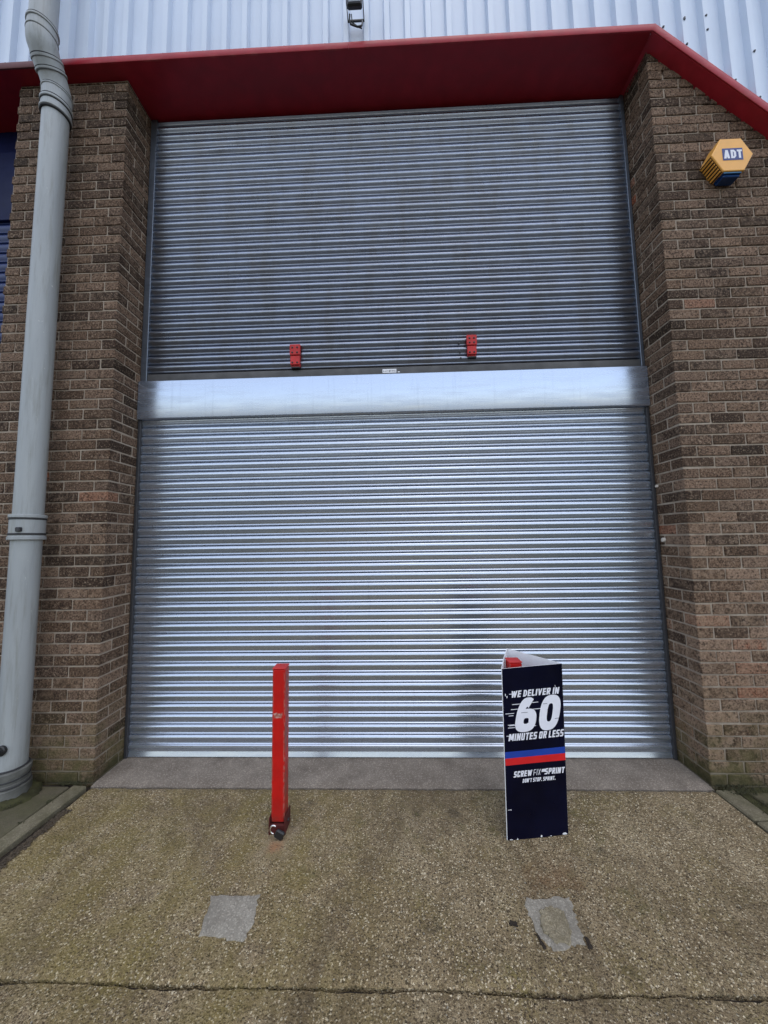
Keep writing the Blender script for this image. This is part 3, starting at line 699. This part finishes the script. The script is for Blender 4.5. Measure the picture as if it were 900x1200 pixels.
# ------------------------------------------------------------------ text
def fit(VF, u0, u1, v0, v1):
    V, F = VF; xs = [v.x for v in V]; ys = [v.y for v in V]; ax, bx, ay, by = min(xs), max(xs), min(ys), max(ys)
    return [Vector((u0 + (v.x - ax) / (bx - ax) * (u1 - u0), v0 + (v.y - ay) / (by - ay) * (v1 - v0), v.z)) for v in V], F
def block_text(body, shear=.2, t=.22, gap=.13):
    """condensed bold capitals cut from straight strokes"""
    V = []; F = []; cx = 0.0; lift = [0.0]
    def quad(*ps):
        b = len(V); lift[0] += .000012
        V.extend(Vector((x + cx + shear * y, y, lift[0])) for x, y in ps); F.append(tuple(range(b, b + len(ps))))
    H = lambda a, b, y: quad((a, y), (b, y), (b, y + t * .86), (a, y + t * .86))
    I = lambda a, y0=0, y1=1: quad((a, y0), (a + t, y0), (a + t, y1), (a, y1))
    D = lambda a, b, w=t * 1.12: quad((a[0], a[1]), (a[0] + w, a[1]), (b[0] + w, b[1]), (b[0], b[1]))
    h = t * .86; w = .58; m = .5 - h / 2; c = .09
    for ch in body:
        if ch == ' ': cx += .26; continue
        W = w
        if ch == 'E': I(0); [H(t * .9, w - .06, y) for y in (0, m, 1 - h)]; W = w - .06
        elif ch == 'F': I(0); [H(t * .9, w - .06, y) for y in (m - .05, 1 - h)]; W = w - .06
        elif ch == 'L': I(0); H(t * .9, w - .08, 0); W = w - .08
        elif ch == 'I': I(0); W = t
        elif ch == 'T': H(0, w, 1 - h); I(w / 2 - t / 2, 0, 1 - h * .9)
        elif ch == 'V': W = .64; D((W / 2 - t * .45, 0), (0, 1), t * .9); D((W / 2 - t * .45, 0), (W - t * .9, 1), t * .9)
        elif ch == 'W': W = .92; D((.17, 0), (0, 1), t); D((.17, 0), (W / 2 - t / 2, .95), t * .9); D((W - .17 - t, 0), (W / 2 - t / 2, .95), t * .9); D((W - .17 - t, 0), (W - t, 1), t)
        elif ch == 'M': W = .84; I(0); I(W - t); D((W / 2 - t * .5, .15), (.04, 1)); D((W / 2 - t * .5, .15), (W - .04 - t * 1.12, 1))
        elif ch == 'N': W = .64; I(0); I(W - t); D((W - t * 1.1, 0), (0, 1))
        elif ch == 'U': I(0, c, 1); I(w - t, c, 1); quad((c, 0), (w - c, 0), (w, c), (w, h), (0, h), (0, c))
        elif ch == 'O': I(0, c, 1 - c); I(w - t, c, 1 - c); quad((c, 0), (w - c, 0), (w, c), (w, h), (0, h), (0, c)); quad((0, 1 - h), (w, 1 - h), (w, 1 - c), (w - c, 1), (c, 1), (0, 1 - c))
        elif ch == 'C': I(0, c, 1 - c); I(w - t, c, .34); I(w - t, .66, 1 - c); quad((c, 0), (w - c, 0), (w, c), (w, h), (0, h), (0, c)); quad((0, 1 - h), (w, 1 - h), (w, 1 - c), (w - c, 1), (c, 1), (0, 1 - c))
        elif ch == 'D': q = .24; I(0); I(w - t, q, 1 - q); quad((t * .9, 0), (w - q * .9, 0), (w, q), (w - t, q + .04), (w - t - .10, h), (t * .9, h)); quad((t * .9, 1 - h), (w - t - .10, 1 - h), (w - t, 1 - q - .04), (w, 1 - q), (w - q * .9, 1), (t * .9, 1))
        elif ch == 'S': H(0, w - .07, 0); H(.05, w - .05, m); H(.07, w, 1 - h); I(0, m + h * .6, 1 - c); I(w - t, c, m + h * .4)
        elif ch == 'P': I(0); H(t * .9, w - .06, 1 - h); H(t * .9, w - .06, .36); I(w - t, .42, .94)
        elif ch == 'R': I(0); H(t * .9, w - .06, 1 - h); H(t * .9, w - .06, .40); I(w - t, .46, .94); D((w - t * .95, 0), (w * .38, .44), t)
        elif ch == 'X': D((0, 0), (w - t * 1.12, 1)); D((w - t * 1.12, 0), (0, 1))
        elif ch == 'A': W = .70; D((0, 0), (W / 2 - t / 2, 1), t); D((W - t, 0), (W / 2 - t / 2, 1), t); H(.16, W - .16, .20)
        elif ch == '.': quad((0, 0), (t, 0), (t, t), (0, t)); W = t
        elif ch == "'": quad((0, .68), (t * .8, .68), (t, 1), (0, 1)); W = t
        cx += W + gap
    return V, F
def decal(name, VFs, frame, lift, mat, parent):
    O, U, V_, Nn = frame; vs = []; fs = []
    for k, (V, F) in enumerate(VFs):
        b = len(vs); vs += [O + U * p.x + V_ * p.y + Nn * (lift + p.z) for p in V]; fs += [tuple(i + b for i in f) for f in F]
    return mesh_obj(name, vs, fs, mat, parent)

# ------------------------------------------------------------------ triangular sign
A = Vector((.574, -.415, .0)); B = Vector((.917, -.371, .0)); Cc = Vector((.724, -.062, .0)); H = .895
At = Vector((.584, -.413, H - .006)); Bt = Vector((.934, -.371, H + .006)); Ct = Vector((.722, -.072, H))
sign = thing('advertising_sign', 'navy triangular advertising sign with large white 60, standing round a red post', 'sign', (.74, -.29, 0))
def panel(name, a, b, bt, at, mat_out, inward, nu=6, nv=14, seed=1, t=.004):
    """board with an outer printed skin and a white core and back"""
    rr = random.Random(seed); mb = MB()
    nrm = (b - a).cross(at - a).normalized()
    g = [[], []]
    for s in (0, 1):
        for j in range(nv + 1):
            row = []
            for i in range(nu + 1):
                p = (a * (1 - i / nu) + b * (i / nu)) * (1 - j / nv) + (at * (1 - i / nu) + bt * (i / nu)) * (j / nv)
                w = .003 * math.sin(j * .8 + seed) * math.sin(math.pi * i / nu)
                row.append(mb.vert(p + nrm * (w - s * t)))
            g[s].append(row)
    for s in (0, 1):
        mb.cur = s
        for j in range(nv):
            for i in range(nu):
                q = (g[s][j][i], g[s][j][i + 1], g[s][j + 1][i + 1], g[s][j + 1][i]); mb.face(*(q if s == 0 else q[::-1]))
    mb.cur = 1
    edge = [(j, 0) for j in range(nv + 1)] + [(nv, i) for i in range(1, nu + 1)] + [(j, nu) for j in range(nv - 1, -1, -1)] + [(0, i) for i in range(nu - 1, 0, -1)]
    for (p, q) in zip(edge, edge[1:] + edge[:1]): mb.face(g[0][p[0]][p[1]], g[0][q[0]][q[1]], g[1][q[0]][q[1]], g[1][p[0]][p[1]])
    return mb.build(name, [mat_out, M['white']], sign, smooth=False), nrm
pf, nf = panel('sign_panel', A, B, Bt, At, M['navy'], 1, seed=1)
panel('sign_panel', B + Vector((.002, .004, 0)), Cc, Ct, Bt + Vector((.002, .004, 0)), M['navy'], 1, seed=2)
panel('sign_panel', Cc + Vector((-.003, 0, 0)), A + Vector((-.003, .004, 0)), At + Vector((-.003, .004, 0)), Ct + Vector((-.003, 0, 0)), M['navy'], 1, seed=3)
# decals follow the front panel's own (slightly twisted) surface
def on_panel(V, lift):
    out = []; W = .346
    for p in V:
        u = p.x / W; v = p.y / H
        q = (A * (1 - u) + B * u) * (1 - v) + (At * (1 - u) + Bt * u) * v
        w = .003 * math.sin(v * 14 * .8 + 1) * math.sin(math.pi * min(1, max(0, u)))
        out.append(q + nf * (w + lift + p.z))
    return out
def print_on(name, VFs, mat, lift):
    vs = []; fs = []
    for V, F in VFs:
        b = len(vs); vs += on_panel(V, lift); fs += [tuple(i + b for i in f) for f in F]
    return mesh_obj(name, vs, fs, mat, pf)
def rect(u0, u1, v0, v1, sk=0.0, n=6, z=0):
    V = []; F = []
    for i in range(n + 1):
        u = u0 + (u1 - u0) * i / n; V += [Vector((u, v0, z)), Vector((u + sk, v1, z))]
    for i in range(n): F.append((2 * i, 2 * i + 2, 2 * i + 3, 2 * i + 1))
    return V, F
def ringshape(cx, cy, rx, ry, hx, hy, hcx=0, hcy=0, n=48, ex=2.6, sh=.2, z=0):
    V = []; F = []
    se = lambda a, r, e: (math.copysign(abs(math.cos(a)) ** (2 / e), math.cos(a)) * r[0], math.copysign(abs(math.sin(a)) ** (2 / e), math.sin(a)) * r[1])
    for k in range(n):
        a = 2 * math.pi * k / n; o = se(a, (rx, ry), ex); i = se(a, (hx, hy), 3)
        for (x, y) in ((cx + o[0], cy + o[1]), (cx + hcx + i[0], cy + hcy + i[1])): V.append(Vector((x + sh * (y - cy), y, z)))
    for k in range(n): a = 2 * k; b = 2 * ((k + 1) % n); F.append((a, b, b + 1, a + 1))
    return V, F
def arc6(cx, cy, z=0, n=28, sh=.2):
    """the swept top stroke of the 6"""
    V = []; F = []
    for k in range(n + 1):
        t = k / n; a = math.radians(180 - 118 * t)
        ro = (.0575, .118); ri = (.016, .062)
        ax = cx + ro[0] * math.copysign(abs(math.cos(a)) ** .8, math.cos(a)); ay = cy - .012 + ro[1] * math.sin(a) ** .85 - .015
        bx = cx + ri[0] * math.cos(a); by = cy - .02 + ri[1] * math.sin(a)
        V += [Vector((ax + sh * (ay - cy), ay, z)), Vector((bx + sh * (by - cy), by, z))]
    for k in range(n): F.append((2 * k, 2 * k + 1, 2 * k + 3, 2 * k + 2))
    return V, F
TX = lambda body, u0, u1, v0, v1, t=.23, sh=.2, gap=.12: fit(block_text(body, sh, t, gap), u0, u1, v0, v1)
print_on('lettering', [TX('WE DELIVER IN', .050, .326, .735, .770)], M['ink'], .0016)
c6 = (.130, .640); c0 = (.264, .640)
num = [ringshape(c6[0] - .006, c6[1] - .030, .059, .060, .014, .015, .002, -.003, z=0), arc6(c6[0] - .002, c6[1], .0003), ringshape(c0[0], c0[1], .059, .092, .0155, .047, 0, 0, z=0)]
num[1] = arc6(c6[0] - .002, c6[1] - .002, .0003)
print_on('numeral', num, M['ink'], .0016)
print_on('lettering', [TX('MINUTES OR LESS', .022, .342, .508, .545)], M['ink'], .0016)
spd = [(.05, .12, .698), (.042, .09, .672), (.010, .06, .652), (.028, .055, .640), (.022, .06, .592), (.022, .06, .577), (.03, .09, .588), (.165, .20, .700), (.155, .215, .665), (.150, .18, .578), (.035, .06, .755), (.012, .04, .535)]
for k, (a, b, v) in enumerate(spd): print_on('speed_mark', [rect(a, b, v - .0016, v + .0016, .001, 2, .0001 * k)], M['ink'], .0006)
for a, b, v in ((.098, .135, .652), (.225, .25, .688), (.248, .27, .655), (.290, .318, .606), (.12, .14, .600)): print_on('speed_mark', [rect(a, b, v - .0010, v + .0010, .001, 2)], M['navy'], .0024)
print_on('stripe', [rect(0.001, .345, .418, .452)], M['stripe_blue'], .0012)
print_on('stripe', [rect(0.001, .345, .381, .4178)], M['stripe_red'], .0012)
print_on('lettering', [TX('SCREW', .045, .154, .316, .347, .24), TX('FIX', .158, .203, .316, .347, .11, .2, .2), rect(.205, .226, .330, .345, .003), TX('SPRINT', .222, .340, .316, .347, .24)], M['ink'], .0016)
print_on('lettering', [TX("DON'T STOP. SPRINT.", .095, .283, .284, .304, .24)], M['ink'], .0016)
for a, b, v, h in ((.012, .035, .001, .006), (.05, .062, .0, .008), (.185, .195, .001, .018), (.24, .250, .001, .006), (.31, .345, .001, .012), (.012, .018, .745, .02), (.02, .026, .735, .015), (.3, .303, .77, .02), (.005, .03, .152, .003), (.022, .028, .150, .008)):
    rr = random.Random(int(a * 1000)); P = [Vector((a + (b - a) * (.5 + .5 * math.cos(t)) * rr.uniform(.7, 1), v + h * (.5 + .5 * math.sin(t)) * rr.uniform(.55, 1), 0)) for t in [2 * math.pi * q / 9 for q in range(9)]]
    print_on('scuff', [(P, [tuple(range(9))])], M['white'], .0009)

# ------------------------------------------------------------------ posts
def post(loc, label, h, padlock=True):
    t = thing('security_post', label, 'bollard', loc, 'red fold down security posts')
    mb = MB(); s = .0375; mb.box(-s + loc[0], s + loc[0], -s + loc[1], s + loc[1], .055, h - .004, b=.006)
    # finer edges so that the worn arrises catch the light
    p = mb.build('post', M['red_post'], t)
    mb = MB(); mb.box(loc[0] - s - .002, loc[0] + s + .002, loc[1] - s - .002, loc[1] + s + .002, h - .0035, h + .004, b=.003); mb.build('cap', M['red_bracket'], t)
    mb = MB(); mb.box(loc[0] - .046, loc[0] - .040, loc[1] - .05, loc[1] + .05, -.002, .088, b=.002); mb.box(loc[0] + .040, loc[0] + .046, loc[1] - .05, loc[1] + .05, -.002, .088, b=.002)
    mb.box(loc[0] - .0395, loc[0] + .0395, loc[1] - .046, loc[1] + .046, -.002, .05, b=.002); hb = mb.build('hinge_bracket', M['red_rust'], t)
    mb = MB(); mb.tube([(loc[0] - .053, loc[1], .045), (loc[0] + .053, loc[1], .045)], .008, 10); mb.build('hinge_pin', M['dark'], hb, auto=40)
    return t
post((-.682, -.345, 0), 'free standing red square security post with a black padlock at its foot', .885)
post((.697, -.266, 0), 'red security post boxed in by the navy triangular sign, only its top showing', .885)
pl = thing('padlock', 'black padlock with a steel shackle at the foot of the red post', 'padlock', (-.668, -.425, .02))
mb = MB(); mb.box(-.695 + .012, -.645 + .012, -.432, -.412, .004, .048, Matrix.Translation((-.660, -.42, .026)) @ Matrix.Rotation(.5, 4, 'Y') @ Matrix.Translation((.660, .42, -.026)), b=.006); mb.build('padlock_body', M['black'], pl)
mb = MB(); mb.tube([(-.690 + .018 * math.cos(a), -.424, .052 + .021 * math.sin(a)) for a in [math.radians(50 + 22 * k) for k in range(11)]], .0042, 10); mb.build('shackle', M['chrome'], pl, auto=40)

# ------------------------------------------------------------------ alarm box
al = thing('alarm_box', 'amber six sided burglar alarm box on the right brick wall', 'alarm box', (2.468, 0, 4.325))
def hexp(w, h, tw): return [(-tw, h), (tw, h), (w, 0), (tw, -h), (-tw, -h), (-w, 0)]
def prism(mb, P, y0, y1, c, bev=.006, sc1=1.0):
    r = []
    for y, s in ((y0, sc1), (y1 + bev, 1.0), (y1 + bev * .3, .985), (y1, .955)):
        r.append([mb.vert((c[0] + x * s, y, c[1] + z * s)) for x, z in P])
    k = len(P)
    for a, b in zip(r, r[1:]):
        for i in range(k): mb.face(a[i], a[(i + 1) % k], b[(i + 1) % k], b[i])
    mb.face(*r[-1]); mb.face(*r[0][::-1])
c = (2.468, 4.325); P = hexp(.146, .126, .073)
mb = MB(); prism(mb, P, -.050, -.094, c); mb.build('cover', M['amber'], al, auto=20)
mb = MB(); prism(mb, [(x * .97, z * .97) for x, z in P], .008, -.0495, c, .001, 1.02); bk = mb.build('housing', M['amber'], al, auto=20)
# louvres on the lower left cheek
a = Vector((c[0] + P[4][0], 0, c[1] + P[4][1])); b = Vector((c[0] + P[5][0], 0, c[1] + P[5][1])); d = (b - a); nrm = Vector((d.z, 0, -d.x)).normalized()
if nrm.x > 0: nrm = -nrm
L = d.length; dn = d.normalized(); mb = MB()
F_ = Matrix(((dn.x, 0, nrm.x, a.x), (0, 1, 0, 0), (dn.z, 0, nrm.z, a.z), (0, 0, 0, 1)))
mb.box(L * .02, L * .98, -.0845, -.002, -.004, .0025, F_); mb.build('grille', M['amber_dark'], bk)
for k in range(6):
    mb = MB(); t0 = .07 + k * .152; mb.box(L * t0, L * (t0 + .075), -.083, -.004, .0026, .009, F_, b=.001); mb.build('louvre', M['amber'], bk)
mb = MB(); mb.box(c[0] - .066, c[0] + .066, -.082, -.004, c[1] - .1345, c[1] - .118, b=.004); mb.box(c[0] - .058, c[0] + .058, -.074, -.006, c[1] - .150, c[1] - .134, b=.004); sl = mb.build('strobe_lens', M['blue_lens'], al)
mb = MB(); mb.box(c[0] - .064, c[0] + .060, -.0855, -.0825, c[1] - .1345, c[1] - .1265, b=.001); mb.build('lens_rim', M['pale_blue'], sl)
fr = (Vector((c[0], -.094, c[1])), Vector((1, 0, 0)), Vector((0, 0, 1)), Vector((0, -1, 0)))
bd = decal('badge', [rect(-.070, .072, -.045, .048, 0, 1)], fr, .0012, M['badge'], al)
decal('lettering', [fit(block_text('A', 0, .29), -.062, -.020, -.032, .034), fit(block_text('D', 0, .24), -.013, .024, -.032, .034), fit(block_text('T', 0, .26), .031, .066, -.032, .034)], fr, .0022, M['ink'], bd)

# ------------------------------------------------------------------ floodlight
fl = thing('floodlight', 'small black floodlight with a looped cable on the pale metal cladding', 'floodlight', (-.222, -.09, 5.60))
T = Matrix.Translation((-.222, -.20, 5.628)) @ Matrix.Rotation(math.radians(12), 4, 'X')
mb = MB(); mb.box(-.056, .056, -.018, .022, -.075, .085, T, b=.010); mb.build('lamp_body', M['black'], fl)
mb = MB(); mb.box(-.044, .044, -.0215, -.018, -.058, .070, T, b=.0012); mb.build('lamp_glass', M['glass'], fl)
mb = MB()
for s in (-1, 1): mb.box(s * .062 - .003, s * .062 + .003, -.005, .118, .004, .014, Matrix.Translation((-.222, -.20, 5.60)))
mb.box(-.065, .065, .106, .1175, .004, .014, Matrix.Translation((-.222, -.20, 5.60))); mb.build('bracket', M['black'], fl)
mb = MB(); pts = [(-.262, -.165, 5.535), (-.265, -.16, 5.500), (-.258, -.15, 5.478), (-.235, -.15, 5.466), (-.205, -.15, 5.452), (-.183, -.15, 5.455), (-.172, -.14, 5.480), (-.170, -.13, 5.530), (-.172, -.10, 5.570)]
mb.tube(pts, .006, 10); mb.tube([(-.250, -.165, 5.535), (-.244, -.15, 5.49), (-.20, -.13, 5.482), (-.175, -.12, 5.487)], .004, 10); mb.build('cable', M['black'], fl, auto=60)

# small white switch heads on the right reveal
for z, y, r, lab in ((1.582, .225, .017, 'larger round off white button on the right brick reveal beside the lower shutter'), (1.99, .245, .011, 'smaller off white button higher up the right brick reveal')):
    t = thing('button', lab, 'button', (XR, y, z), 'buttons on the brick reveal')
    mb = MB(); mb.lathe([(r, -.004), (r, .008), (r * .8, .013), (r * .3, .015)], (XR, y, z), 'Z', 20, Matrix.Rotation(-math.pi / 2, 4, 'Y')); mb.build('button_head', M['cream'], t, auto=40)

# ------------------------------------------------------------------ leaf litter and moss
def litter(name, fn, n, mat, seed, s=(.004, .013), flat=.4):
    rr = random.Random(seed); mb = MB()
    for _ in range(n):
        x, y, z = fn(rr); q = rr.uniform(*s); Mx = Matrix.Translation((x, y, z)) @ Matrix.Rotation(rr.uniform(0, 6.28), 4, 'Z') @ Matrix.Rotation(rr.uniform(-.5, .5), 4, 'X')
        P = [Mx @ Vector((q * a, q * b * .6, q * c * flat)) for a, b, c in ((-1, 0, 0), (0, -1, .3), (1, 0, 0), (0, 1, .3), (0, 0, .9))]
        i = [mb.vert(p) for p in P]
        for k in range(4): mb.face(i[k], i[(k + 1) % 4], i[4])
    o = mb.build(name, mat, fixn=False); return tag(o, kind='stuff')
litter('leaf_litter', lambda r: (-2.055 + .055 * r.betavariate(1, 2.5) + .01 * r.random(), -.95 + .72 * r.random() ** .8, .000 + .004 * r.random()), 900, M['leaf'], 31)
rq = random.Random(77); CL = [(rq.uniform(-2.30, -2.09), rq.uniform(-.03, .0), .02) for _ in range(9)] + [(rq.uniform(2.03, 3.0), rq.uniform(-.07, .0), .05) for _ in range(30)] + [(rq.uniform(-2.2, -2.195), rq.uniform(-.6, -.05), .012) for _ in range(8)] + [(rq.uniform(2.12, 2.19), rq.uniform(-.5, -.05), .02) for _ in range(14)]
def clump(r):
    c = r.choice(CL); return (c[0] + r.gauss(0, c[2]), min(-.001, c[1] + r.gauss(0, c[2] * .35)), .003 + .010 * r.random() ** 2)
litter('moss', clump, 1500, M['moss_green'], 32, (.003, .008), 1.2)
litter('moss', lambda r: (PXc + (lambda a: (PR * (1.35 + .5 * r.random())) * math.cos(a))(r.uniform(0, 6.28)), PY - PR * (1.0 + .5 * r.random()) + .12 * r.random(), .012 + .012 * r.random()), 700, M['moss_green'], 33, (.003, .008), 1.2)
litter('pebbles', lambda r: (r.uniform(-2.0, 1.95), r.uniform(-2.0, -.05), .0005), 420, M['patch'], 34, (.002, .0055), 1.0)

# ------------------------------------------------------------------ camera
cam = bpy.data.cameras.new('camera'); co = bpy.data.objects.new('camera', cam); COL.objects.link(co)
cam.sensor_fit = 'HORIZONTAL'; cam.sensor_width = 36; cam.lens = 36 * 401.413 / 900; cam.clip_start = .05; cam.clip_end = 500
fw = Vector((-.02960037, .99621809, .08169044)); rt = Vector((.99938332, .03104049, -.01641539)); up = Vector((.01888902, -.08115417, .99652256))
m = Matrix((rt, up, -fw)).transposed().to_4x4(); m.translation = (0, -2.40622, 1.61498); co.matrix_world = m
sc.camera = co

# ------------------------------------------------------------------ light
EL, AZ = math.radians(72), math.radians(25)         # sun high, in front of the facade and to the right
sd = Vector((math.sin(AZ) * math.cos(EL), -math.cos(AZ) * math.cos(EL), math.sin(EL)))
w = bpy.data.worlds.new('World'); sc.world = w; w.use_nodes = True; nt = w.node_tree
bg = nt.nodes['Background']; sky = nt.nodes.new('ShaderNodeTexSky'); sky.sky_type = 'NISHITA'; sky.sun_disc = False
sky.sun_elevation = EL; sky.sun_rotation = math.atan2(sd.x, sd.y); sky.air_density = 1.2; sky.dust_density = 1.2; sky.ozone_density = 1.0
hs = nt.nodes.new('ShaderNodeHueSaturation'); hs.inputs['Saturation'].default_value = .8
nt.links.new(sky.outputs[0], hs.inputs['Color']); nt.links.new(hs.outputs[0], bg.inputs[0]); bg.inputs[1].default_value = .12
su = bpy.data.lights.new('sun', 'SUN'); su.energy = .8; su.angle = math.radians(160); su.color = (1, .97, .93)
so = bpy.data.objects.new('sun', su); COL.objects.link(so); so.rotation_euler = sd.to_track_quat('Z', 'Y').to_euler()
sc.view_settings.view_transform = 'Standard'; sc.view_settings.look = 'None'; sc.view_settings.exposure = 0.86; sc.view_settings.gamma = 1
sc.render.engine = 'CYCLES'
